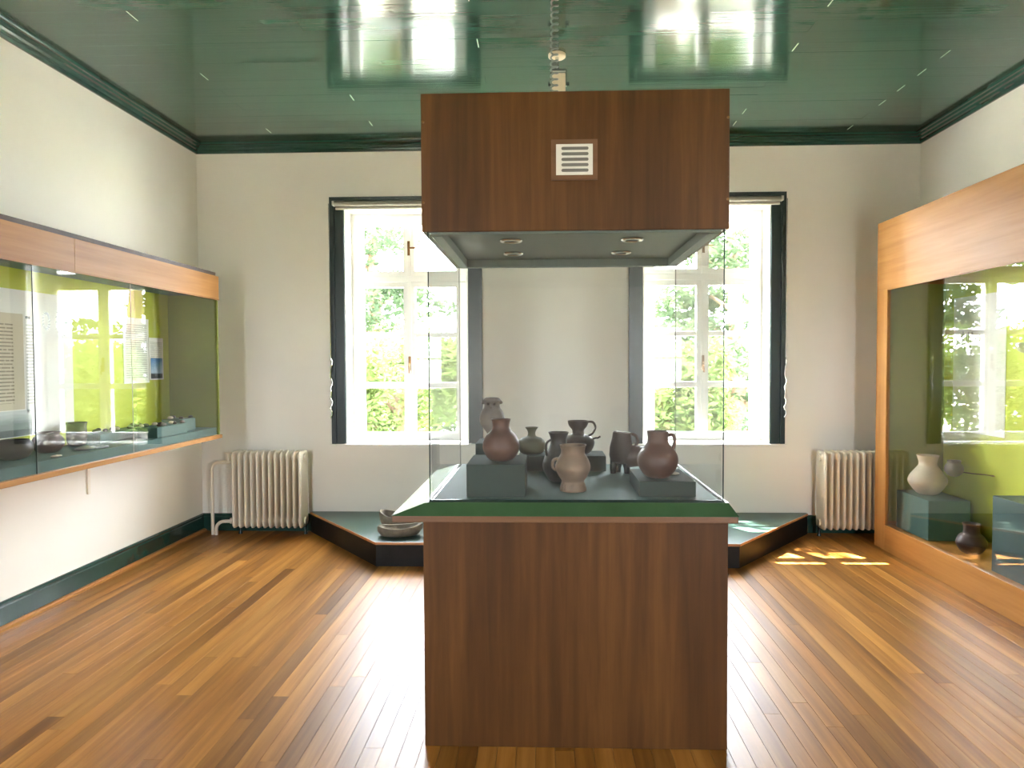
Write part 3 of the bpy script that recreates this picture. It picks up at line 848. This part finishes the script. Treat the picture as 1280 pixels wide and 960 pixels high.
# sheets pinned on the lime back panel: x is the panel face
PX = XL + 0.0205
def sheet(name, y0, y1, z0, z1, mat, label, cat='poster', group=None, th=0.003, x=None):
    xx = PX if x is None else x
    return tag(B(xx, xx + th, y0, y1, z0, z1).build(name, mat, base=(xx, (y0 + y1) / 2, z0)), label, cat, group)
pst = sheet('poster_board', 2.85, 4.35, 1.08, 1.94, 'paper_white', 'large white information board in the hanging showcase')
pc = B(PX + 0.0031, PX + 0.005, 2.95, 3.93, 1.24, 1.80).build('parchment', 'parchment_print', pst); pc['label'] = 'cream parchment of tightly spaced writing'
tp = B(PX + 0.0031, PX + 0.0045, 3.945, 4.02, 1.22, 1.80).build('text_strip', 'text_print', pst); tp['label'] = 'narrow strip of grey print'
B(PX + 0.0046, PX + 0.006, 3.95, 3.985, 1.775, 1.79).build('pin_tab', 'dark_void', pst)
for k, (yc, n_) in enumerate(((4.12, 16), (4.255, 16))):
    em = MB()
    for i in range(n_):
        a = 2 * math.pi * i / n_
        for rr_ in ((0.062, 0.085) if k else (0.05,)):
            cy, cz = yc + 0.55 * rr_ * math.cos(a), 1.77 + rr_ * math.sin(a)
            ca, sa = math.cos(a + 0.7), math.sin(a + 0.7)
            q = [(-0.014, 0), (0, 0.006), (0.014, 0), (0, -0.006)]
            lo_ = [(PX + 0.0031, cy + u * ca - w_ * sa, cz + u * sa + w_ * ca) for u, w_ in q]
            em.loft(lo_, [(PX + 0.0036, y, z) for _, y, z in lo_])
    em.build('leaf_emblem', 'silver_grey', pst)['label'] = 'printed wreath of small grey leaves'
ph = B(PX + 0.0031, PX + 0.0045, 2.95, 3.98, 1.085, 1.235).build('valley_photo', 'valley_photo', pst); ph['label'] = 'pale landscape photograph with a grey treeline'
sheet('text_sheet', 4.89, 5.21, 1.36, 1.85, 'text_print', 'white sheet of small print hanging in front of the lime panel')
psheet = sheet('photo_sheet', 5.205, 5.40, 1.38, 1.71, 'text_print', 'white sheet with a small blue sky photograph', x=PX + 0.0035)
B(PX + 0.0066, PX + 0.008, 5.225, 5.385, 1.39, 1.55).build('sky_photo', 'sky_photo', psheet)['label'] = 'small blue sky photograph'
# trays, stones and pots on its felt floor
ZL = 0.985
def tray(y0, y1, x0, x1, h, label):
    return tag(B(x0, x1, y0, y1, ZL, ZL + h).build('display_tray', 'teal_felt', base=((x0 + x1) / 2, (y0 + y1) / 2, ZL), bevel=0.003), label, 'tray', 'teal trays in the hanging showcase')
tray(4.66, 5.06, -2.86, -2.70, 0.075, 'longer low teal tray of small stones in the hanging showcase')
tray(5.10, 5.30, -2.92, -2.76, 0.095, 'short teal tray nearest the olive end of the hanging showcase')
tray(4.35, 5.0, -3.05, -2.90, 0.060, 'long teal tray against the lime back of the hanging showcase')
def pebble(c, r, mat, label, group):
    pr = catmull([(0.2 * r, 0), (0.8 * r, 0.12 * r), (1.0 * r, 0.5 * r), (0.75 * r, 0.95 * r), (0.15 * r, 1.15 * r)])
    o = MB().lathe(pr, c, 10, random.uniform(.7, 1.1), random.uniform(.8, 1.35)).build('stone_tool', mat, None, True, base=c)
    return tag(o, label, 'stone', group)
mats_ = ['clay_white', 'clay_dark', 'clay_red', 'clay_grey', 'clay_umber']
for k in range(13):
    pebble((-2.78 + random.uniform(-.06, .06), 4.70 + k * 0.0275, ZL + 0.075), random.uniform(.013, .022), mats_[k % 5], 'small worn stone laid out on the longer low teal tray', 'stones on the longer low tray')
for k in range(4):
    pebble((-2.84 + random.uniform(-.06, .06), 5.13 + k * 0.045, ZL + 0.095), random.uniform(.014, .022), mats_[(k * 2) % 5], 'small worn stone laid out on the short teal tray', 'stones on the short tray')
for k in range(12):
    pebble((-2.975 + random.uniform(-.05, .05), 4.38 + k * 0.052, ZL + 0.06), random.uniform(.018, .03), mats_[(k * 3) % 5], 'worn stone laid out on the long back tray', 'stones on the long back tray')
G = 'clay vessels in the hanging showcase'
pot('clay_jar', (-2.82, 3.28, ZL), [(0.035, 0), (0.06, 0.015), (0.082, 0.055), (0.075, 0.095), (0.05, 0.125), (0.045, 0.145), (0.058, 0.165)], 'clay_brown', 'brown jar with a flared mouth standing below the parchment', G)
pot('clay_bowl', (-2.90, 3.62, ZL), [(0.04, 0), (0.07, 0.015), (0.092, 0.05), (0.088, 0.085), (0.072, 0.108)], 'clay_dark', 'dark rounded bowl standing between the two clay jars', G)
pot('clay_jar', (-2.93, 3.92, ZL), [(0.04, 0), (0.065, 0.015), (0.085, 0.05), (0.075, 0.085), (0.058, 0.105), (0.066, 0.12)], 'clay_red', 'reddish wide jar standing below the narrow print strip', G)
pot('clay_jar', (-2.98, 4.24, ZL), [(0.03, 0), (0.05, 0.015), (0.058, 0.06), (0.055, 0.12), (0.06, 0.15)], 'clay_grey', 'slim grey beaker standing at the edge of the white board', G)
# silver ornament: disc with hanging drops
e = thing('silver_ornament', (-2.78, 4.02, ZL), 'grey silver ornament lying on the felt of the hanging showcase', 'ornament')
MB().lathe(catmull([(0.005, 0), (0.045, 0.004), (0.05, 0.012), (0.02, 0.022), (0.006, 0.024)]), (-2.78, 4.02, ZL), 20).build('disc', 'silver_grey', e, True)
for k in range(5):
    MB().tube([(-2.78 + 0.02 * (k - 2), 4.06, ZL + 0.008), (-2.78 + 0.026 * (k - 2), 4.11, ZL + 0.008), (-2.78 + 0.03 * (k - 2), 4.15, ZL + 0.008)], [0.004, 0.006, 0.008], 8).build('pendant', 'silver_grey', e, True)
tag(MB().lathe(catmull([(0.004, 0), (0.024, 0.004), (0.026, 0.010), (0.01, 0.015)]), (-2.72, 3.70, ZL), 14, 0.8, 1.3).build('pottery_shard', 'clay_white', None, True, base=(-2.72, 3.70, ZL)), 'pale flat shard lying before the dark bowl', 'shard')

# ================================================================ RIGHT TALL SHOWCASE
RX, RY1, RY0 = 2.695, 5.64, 1.8
RZ1, RFZ, RPZ = 2.610, 2.069, 0.205
ts = thing('tall_showcase', (3.0, 3.8, 0), 'floor-standing honey wood showcase with one big glass front and lime back', 'showcase')
B(RX, RX + 0.03, RY0, RY1 - 0.0, RFZ, RZ1).build('fascia_board', 'honey_wood_y', ts, bevel=0.002)
B(RX, RX + 0.03, RY1 - 0.165, RY1, 0.0, RFZ).build('stile', 'honey_wood_z', ts, bevel=0.002)
B(RX, RX + 0.03, RY0, RY1 - 0.165, 0.0, RPZ).build('bottom_rail', 'honey_wood_y', ts, bevel=0.002)
B(RX + 0.03, XR - 0.002, RY1 - 0.022, RY1, 0.0, RZ1).build('end_panel', 'honey_wood_z', ts)
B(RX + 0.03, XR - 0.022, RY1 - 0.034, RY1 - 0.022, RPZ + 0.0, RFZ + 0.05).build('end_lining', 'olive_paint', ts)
B(RX + 0.03, XR - 0.002, RY0, RY0 + 0.022, 0.0, RZ1).build('end_panel', 'honey_wood_z', ts)
B(RX + 0.03, XR - 0.002, RY0 + 0.022, RY1 - 0.022, RZ1 - 0.02, RZ1).build('top_board', 'honey_wood_y', ts)
B(RX + 0.034, XR - 0.022, RY0 + 0.022, RY1 - 0.034, 0.165, 0.185).build('inner_floor', 'honey_wood_y', ts)
B(XR - 0.022, XR - 0.002, RY0 + 0.022, RY1 - 0.022, 0.165, RZ1 - 0.02).build('back_panel', 'lime_paint', ts)
B(RX + 0.01, RX + 0.016, RY0 + 0.03, RY1 - 0.160, RPZ - 0.01, RFZ + 0.01).build('glass_pane', 'vitrine_glass', ts)
B(RX + 0.002, RX + 0.012, RY0, RY1 - 0.165, RFZ - 0.008, RFZ + 0.002).build('glass_rail', 'honey_wood_y', ts)
# contents
ZR = 0.185
RBX = XR - 0.022
block(2.80, 3.10, 5.05, 5.50, ZR, 0.48, 'grey-teal block in the tall showcase under the big pale jar', 'teal_felt', 'blocks in the tall showcase')
pot('pale_jar', (2.94, 5.32, 0.48), [(0.05, 0), (0.08, 0.014), (0.122, 0.07), (0.135, 0.105), (0.122, 0.145), (0.085, 0.195), (0.064, 0.225), (0.064, 0.255), (0.078, 0.30)], 'clay_white', 'big pale jar with a short flared neck in the tall showcase', 'clay vessels in the tall showcase')
e = thing('bracketed_pot', (3.05, 5.12, 0.65), 'small clay pot held out from the lime panel on a metal rod', 'pot', 'clay vessels in the tall showcase')
MB().lathe(catmull([(0.02, 0), (0.042, 0.012), (0.062, 0.045), (0.058, 0.08), (0.044, 0.1), (0.048, 0.118)]) + [(0.04, 0.116), (0.038, 0.1), (0.05, 0.07), (0.02, 0.02)], (3.02, 5.12, 0.65), 28).build('body', 'clay_grey', e, True)
MB().tube([(3.06, 5.11, 0.685), (3.12, 5.06, 0.68), (RBX, 4.98, 0.678)], 0.004, 8).build('rod', 'metal_brass', e, True)
MB().lathe([(0.014, 0), (0.016, 0.003), (0.01, 0.006)], (RBX - 0.006, 4.98, 0.672), 12).build('rod_plate', 'metal_brass', e, True)
pot('brown_jar', (2.92, 4.74, ZR), [(0.045, 0), (0.065, 0.012), (0.090, 0.055), (0.091, 0.085), (0.075, 0.12), (0.052, 0.14), (0.049, 0.175), (0.056, 0.205)], 'clay_umber', 'dark brown jar standing on the wooden floor of the tall showcase', 'clay vessels in the tall showcase')
block(2.80, 3.19, 3.92, 4.34, ZR, 0.66, 'lower step of the dark teal blocks in the tall showcase', 'teal_paint', 'blocks in the tall showcase')
block(2.80, 3.19, 3.46, 3.918, ZR, 0.98, 'higher step of the dark teal blocks in the tall showcase', 'teal_paint', 'blocks in the tall showcase')
p2 = sheet('poster_board', 4.87, 5.48, 0.96, 1.99, 'paper_white', 'tall white information sheet on the lime back of the tall showcase', x=RBX - 0.0045)
em = MB()
for i in range(7):
    yy = 5.38 - i * 0.022; zz = 1.66 + 0.04 * math.sin(i * 2.2)
    em.box(RBX - 0.0052, RBX - 0.0045, yy - 0.006, yy + 0.006, zz - 0.035, zz + 0.035)
em.build('print_mark', 'silver_grey', p2)['label'] = 'faint grey printed mark'
e = thing('bracketed_bowl', (3.05, 4.36, 1.55), 'small pale bowl held out from the lime panel on a rod', 'bowl', 'clay vessels in the tall showcase')
MB().lathe(catmull([(0.015, 0), (0.035, 0.010), (0.052, 0.035), (0.056, 0.065)]) + [(0.05, 0.064), (0.044, 0.034), (0.012, 0.016)], (3.0, 4.36, 1.55), 24).build('body', 'clay_white', e, True)
MB().tube([(3.05, 4.36, 1.585), (3.12, 4.33, 1.59), (RBX, 4.30, 1.59)], 0.004, 8).build('rod', 'metal_brass', e, True)

# ================================================================ RADIATORS
def radiator(x0, n, label, pipes):
    pitch_ = 0.0531
    yc, z0, z1 = YB - 0.16, 0.075, 0.742
    e = thing('radiator', (x0 + n * pitch_ / 2, yc, 0), label, 'radiator', 'cream column radiators below the windows')
    m = MB()
    hw, dp = 0.013, 0.095
    # rounded slab outline in Y-Z, bevelled
    pts = []
    rr_ = 0.035
    for (cy, cz, a0) in ((dp - rr_, z1 - rr_, 0), (-(dp - rr_), z1 - rr_, 90), (-(dp - rr_), z0 + rr_, 180), (dp - rr_, z0 + rr_, 270)):
        for k in range(5):
            a = math.radians(a0 + 22.5 * k)
            pts.append((cy + rr_ * math.cos(a), cz + rr_ * math.sin(a)))
    ring = lambda x, s: [(x, y * s, (z - (z0 + z1) / 2) * (1 - (1 - s) * 0.28) + (z0 + z1) / 2) for y, z in pts]
    rings = [ring(-hw, 0.80), ring(-hw * 0.8, 0.93), ring(-hw * 0.3, 1.0), ring(hw * 0.3, 1.0), ring(hw * 0.8, 0.93), ring(hw, 0.80)]
    nn = len(pts)
    Vv = [p for r_ in rings for p in r_]
    Ff = [tuple(range(nn))[::-1], tuple(range(5 * nn, 6 * nn))]
    for j in range(5):
        Ff += [(j * nn + i, j * nn + (i + 1) % nn, (j + 1) * nn + (i + 1) % nn, (j + 1) * nn + i) for i in range(nn)]
    m.add(Vv, Ff)
    m.cyl((-pitch_ / 2, 0, z1 - 0.055), (pitch_ / 2, 0, z1 - 0.055), 0.032, 14)
    m.cyl((-pitch_ / 2, 0, z0 + 0.055), (pitch_ / 2, 0, z0 + 0.055), 0.032, 14)
    me = mesh_only(m, 'radiator_cream', smooth=True)
    for k in range(n):
        share('section', me, e, (x0 + (k + 0.5) * pitch_, yc, 0))
    for xx in (x0 + 0.5 * pitch_, x0 + (n - 0.5) * pitch_):
        for yy in (yc + 0.045,):
            MB().tube([(xx, yy, 0.0), (xx, yy, 0.02), (xx, yy, 0.10)], [0.018, 0.012, 0.016], 10).build('foot', 'casing_green', e, True)  # feet coloured dark to stand in for the shade under the radiator
    if pipes:
        xp = x0 - 0.20
        arcp = [(xp, yc, 0.0), (xp, yc, 0.30), (xp, yc, 0.57)]
        for k in range(1, 7):
            a = math.pi / 2 * k / 6
            arcp.append((xp + 0.07 * (1 - math.cos(a)), yc, 0.57 + 0.07 * math.sin(a)))
        arcp += [(x0 - 0.05, yc, 0.64), (x0 + 0.02, yc, 0.645)]
        MB().tube(arcp, 0.0145, 12).build('pipe', 'radiator_cream', e, True)
        xq = xp + 0.036
        arcq = [(xq, yc - 0.01, 0.0), (xq, yc - 0.01, 0.05)]
        for k in range(1, 7):
            a = math.pi / 2 * k / 6
            arcq.append((xq + 0.07 * (1 - math.cos(a)), yc - 0.01, 0.05 + 0.07 * math.sin(a)))
        arcq += [(x0 + 0.02, yc - 0.01, 0.125)]
        MB().tube(arcq, 0.0145, 12).build('pipe', 'radiator_cream', e, True)
        MB().cyl((x0 - 0.035, yc - 0.01, 0.125), (x0 - 0.005, yc - 0.01, 0.125), 0.026, 8).build('union_nut', 'radiator_cream', e)
        v_ = MB(); v_.cyl((x0 - 0.055, yc, 0.635), (x0 - 0.055, yc, 0.715), 0.010, 10)
        v_.box(x0 - 0.085, x0 - 0.022, yc - 0.010, yc + 0.010, 0.715, 0.728)
        v_.build('valve', 'radiator_cream', e)
    return e
radiator(-2.726, 12, 'cream cast-iron radiator with bent pipes beside the hanging showcase', True)
radiator(2.335, 12, 'cream cast-iron radiator half hidden behind the tall showcase', False)

# ================================================================ PLATFORM
pz = 0.178
fpoly = [(-2.085, 5.985), (-1.251, 4.972), (1.414, 4.972), (2.285, 5.985)]
e = thing('low_platform', (0.1, 5.5, 0), 'low teal-topped platform with dark sides and angled ends below the windows', 'platform')
top = [(-2.085, YB - 0.022)] + [fpoly[0]] + fpoly[1:] + [(2.285, YB - 0.022)]
MB().loft([(x, y, pz - 0.018) for x, y in top], [(x, y, pz) for x, y in top]).build('top', 'platform_teal', e)
def strip(a, b_, z0, z1, th, name, mat, out=0.0):
    a = Vector((a[0], a[1], 0)); b2 = Vector((b_[0], b_[1], 0))
    d = (b2 - a).normalized(); n_ = Vector((d.y, -d.x, 0))
    q = [a + n_ * out, b2 + n_ * out, b2 + n_ * (out - th), a + n_ * (out - th)]
    return MB().loft([(v.x, v.y, z0) for v in q], [(v.x, v.y, z1) for v in q]).build(name, mat, e)
for a, b_ in zip(fpoly[:-1], fpoly[1:]):
    strip(a, b_, 0.0, pz - 0.019, 0.016, 'side_panel', 'platform_dark', 0.0)
    strip(a, b_, pz - 0.016, pz + 0.001, 0.006, 'edge_strip', 'honey_wood_x', 0.006)['label'] = 'thin wooden edge strip'

# stone basins: hollowed boat-shaped stones
def basin(c, L, W, H_, label, rot, name='stone_basin', thick=0.035, tilt=0.0):
    n = 28
    prof = [(0.55, 0.0), (0.80, 0.12), (0.97, 0.5), (1.0, 0.85), (0.96, 1.0), (0.82, 0.97), (0.72, 0.7), (0.45, 0.45), (0.05, 0.40)]
    V = []; Fs = []
    lr = random.Random(int(L * 1000))
    jit = [1 + lr.uniform(-0.03, 0.03) for _ in range(n)]
    for j, (k, h) in enumerate(prof):
        for i in range(n):
            a = 2 * math.pi * i / n
            x = k * L / 2 * math.cos(a) * jit[i]; y = k * W / 2 * math.sin(a) * jit[i]
            z = h * H_ * (1 + 0.30 * math.cos(a) ** 2 * (1 if j > 1 else 0))
            xr = x * math.cos(rot) - y * math.sin(rot); yr = x * math.sin(rot) + y * math.cos(rot)
            V.append((c[0] + xr, c[1] + yr, c[2] + z + tilt * x * (1 if j > 0 else 0)))
    for j in range(len(prof) - 1):
        for i in range(n):
            k = (i + 1) % n
            Fs.append((j * n + i, j * n + k, (j + 1) * n + k, (j + 1) * n + i))
    Fs.append(tuple(range(n))[::-1]); Fs.append(tuple(range((len(prof) - 1) * n, len(prof) * n)))
    return tag(MB().add(V, Fs).build(name, 'stone_grey', None, True, base=c), label, 'stone basin', 'stone basins on the low platform')
basin((-1.115, 5.18, pz), 0.345, 0.20, 0.068, 'long hollowed grey stone basin lying at the front of the low platform', 0.10, tilt=0.03)
basin((-1.185, 5.42, pz), 0.30, 0.22, 0.105, 'rough grey stone basin standing behind the long stone basin', -0.15, tilt=-0.05)

# ================================================================ OUTSIDE
gr = MB().box(-60, 60, YB + WT, 90, -1.6, -1.5)
tag(gr.build('ground', 'lawn'), 'sunlit green lawn outside the windows', kind='structure')
gr = MB().box(-60, 60, -60, YF - 0.2, -1.6, -1.5)
tag(gr.build('ground', 'lawn'), 'green lawn outside the wall facing the windows', kind='structure')

def crown_mesh(centers, n, leaf, seed):
    """centers: (cx,cy,cz,rx,ry,rz) clumps; leaf quads folded about their midrib"""
    g_ = np.random.default_rng(seed)
    vol = np.array([c[3] * c[4] * c[5] for c in centers]) ** 0.67
    cnt = np.maximum(8, (n * vol / vol.sum()).astype(int))
    Vs = []
    for c, k in zip(centers, cnt):
        d = g_.normal(size=(k, 3)); d /= np.linalg.norm(d, axis=1)[:, None]
        r = g_.uniform(0.25, 1.0, k) ** 0.5
        P = np.array(c[:3]) + d * r[:, None] * np.array(c[3:6])
        a = g_.normal(size=(k, 3)); a[:, 2] *= 0.5; a /= np.linalg.norm(a, axis=1)[:, None]
        b_ = g_.normal(size=(k, 3)); b_ -= (b_ * a).sum(1)[:, None] * a; b_ /= np.linalg.norm(b_, axis=1)[:, None]
        L = leaf * g_.uniform(0.6, 1.3, k)[:, None]
        Wd = L * 0.38
        Vs.append(np.stack([P - a * L, P + b_ * Wd, P + a * L, P - b_ * Wd], 1))
    V = np.concatenate(Vs).reshape(-1, 3)
    m = len(V) // 4
    return V, np.arange(m * 4).reshape(m, 4)

def tree(name, base, h, centers, n, leaf, mat, label, seed):
    e = thing(name, base, label, 'tree', 'trees outside the windows')
    V, Fq = crown_mesh(centers, n, leaf, seed)
    me = bpy.data.meshes.new('foliage')
    me.from_pydata((V - np.array(base)).tolist(), [], Fq.tolist())
    me.materials.append(MATS[mat])
    o = bpy.data.objects.new('foliage', me); COL.objects.link(o); o.parent = e
    o['kind'] = 'stuff'
    tr = MB().tube([base, (base[0] + 0.1, base[1], base[2] + h * 0.35), (base[0] - 0.05, base[1] + 0.1, base[2] + h * 0.7), (base[0], base[1], base[2] + h * 0.95)], [0.26, 0.2, 0.12, 0.03], 10)
    trunk = tr.build('trunk', 'bark', e, True)
    lr = random.Random(seed)
    for c in centers[::4][:10]:
        zt = max(base[2] + 0.6, c[2] - 0.5)
        MB().tube([(base[0], base[1], zt), ((base[0] + c[0]) / 2, (base[1] + c[1]) / 2, (zt + c[2]) / 2 + 0.15), (c[0], c[1], c[2])], [0.06, 0.04, 0.015], 6).build('branch', 'bark', e, True)
    return e

def conifer_clumps(base, h, r, z_from, seed, layers=13, per=6, taper=0.7):
    lr = random.Random(seed)
    out = []
    for j in range(layers):
        f_ = j / (layers - 1)
        z = base[2] + z_from + (h - z_from) * f_
        R_ = r * (1 - f_) ** taper + 0.25
        for k in range(max(2, int(per * (1 - 0.5 * f_)))):
            a = lr.uniform(0, 2 * math.pi)
            rr_ = R_ * lr.uniform(0.25, 0.85)
            out.append((base[0] + rr_ * math.cos(a), base[1] + rr_ * math.sin(a), z + lr.uniform(-.3, .3), R_ * lr.uniform(0.3, 0.5), R_ * lr.uniform(0.3, 0.5), 0.24 + 0.12 * lr.random()))
    return out

def add_conifer(base, h, r, zf, seed, n, label, leaf=0.09, mat='leaf_pine', layers=13, per=6, taper=0.7):
    return tree('conifer_tree', base, h, conifer_clumps(base, h, r, zf, seed, layers, per, taper), n, leaf, mat, label, seed)

add_conifer((-5.0, 12.0, -1.5), 16.9, 1.35, 13.6, 3, 12000, 'tall bare-stemmed pine added to block the sun outside the window beside the stone basins', 0.13, layers=9, per=12, taper=0.3)  # crown sits above the view, placed to keep sun out of this window
add_conifer((-0.45, 12.0, -1.5), 14.5, 2.1, 9.5, 4, 15000, 'tall bare-stemmed pine added to break up the sun outside between the two windows', 0.13, layers=14, per=8)  # unseen crown shaped to cut the sun down to small floor patches
add_conifer((-4.4, 17.5, -1.5), 8.5, 3.0, 1.4, 13, 15000, 'open pine with layered branches beyond the window beside the stone basins', 0.11, layers=12, per=6)
add_conifer((4.4, 16.0, -1.5), 8.5, 2.8, 1.2, 5, 15000, 'open pine with layered branches outside the window nearest the tall showcase', 0.11, layers=12, per=6)
def bush(base, w_, h, seed, n, label, mat='leaf_bright'):
    lr = random.Random(seed)
    cs = [(base[0] + lr.uniform(-.7, .7) * w_, base[1] + lr.uniform(-.4, .4) * w_, base[2] + h * lr.uniform(.35, .9), w_ * lr.uniform(.25, .45), w_ * lr.uniform(.25, .45), h * lr.uniform(.12, .2)) for _ in range(16)]
    return tree('leafy_tree', base, h, cs, n, 0.08, mat, label, seed)
bush((-2.7, 12.6, -1.5), 1.6, 3.6, 21, 9000, 'bright green leafy tree low outside the window beside the stone basins')
bush((2.0, 11.6, -1.5), 1.3, 3.4, 22, 9000, 'bright green leafy tree low outside the window nearest the tall showcase')
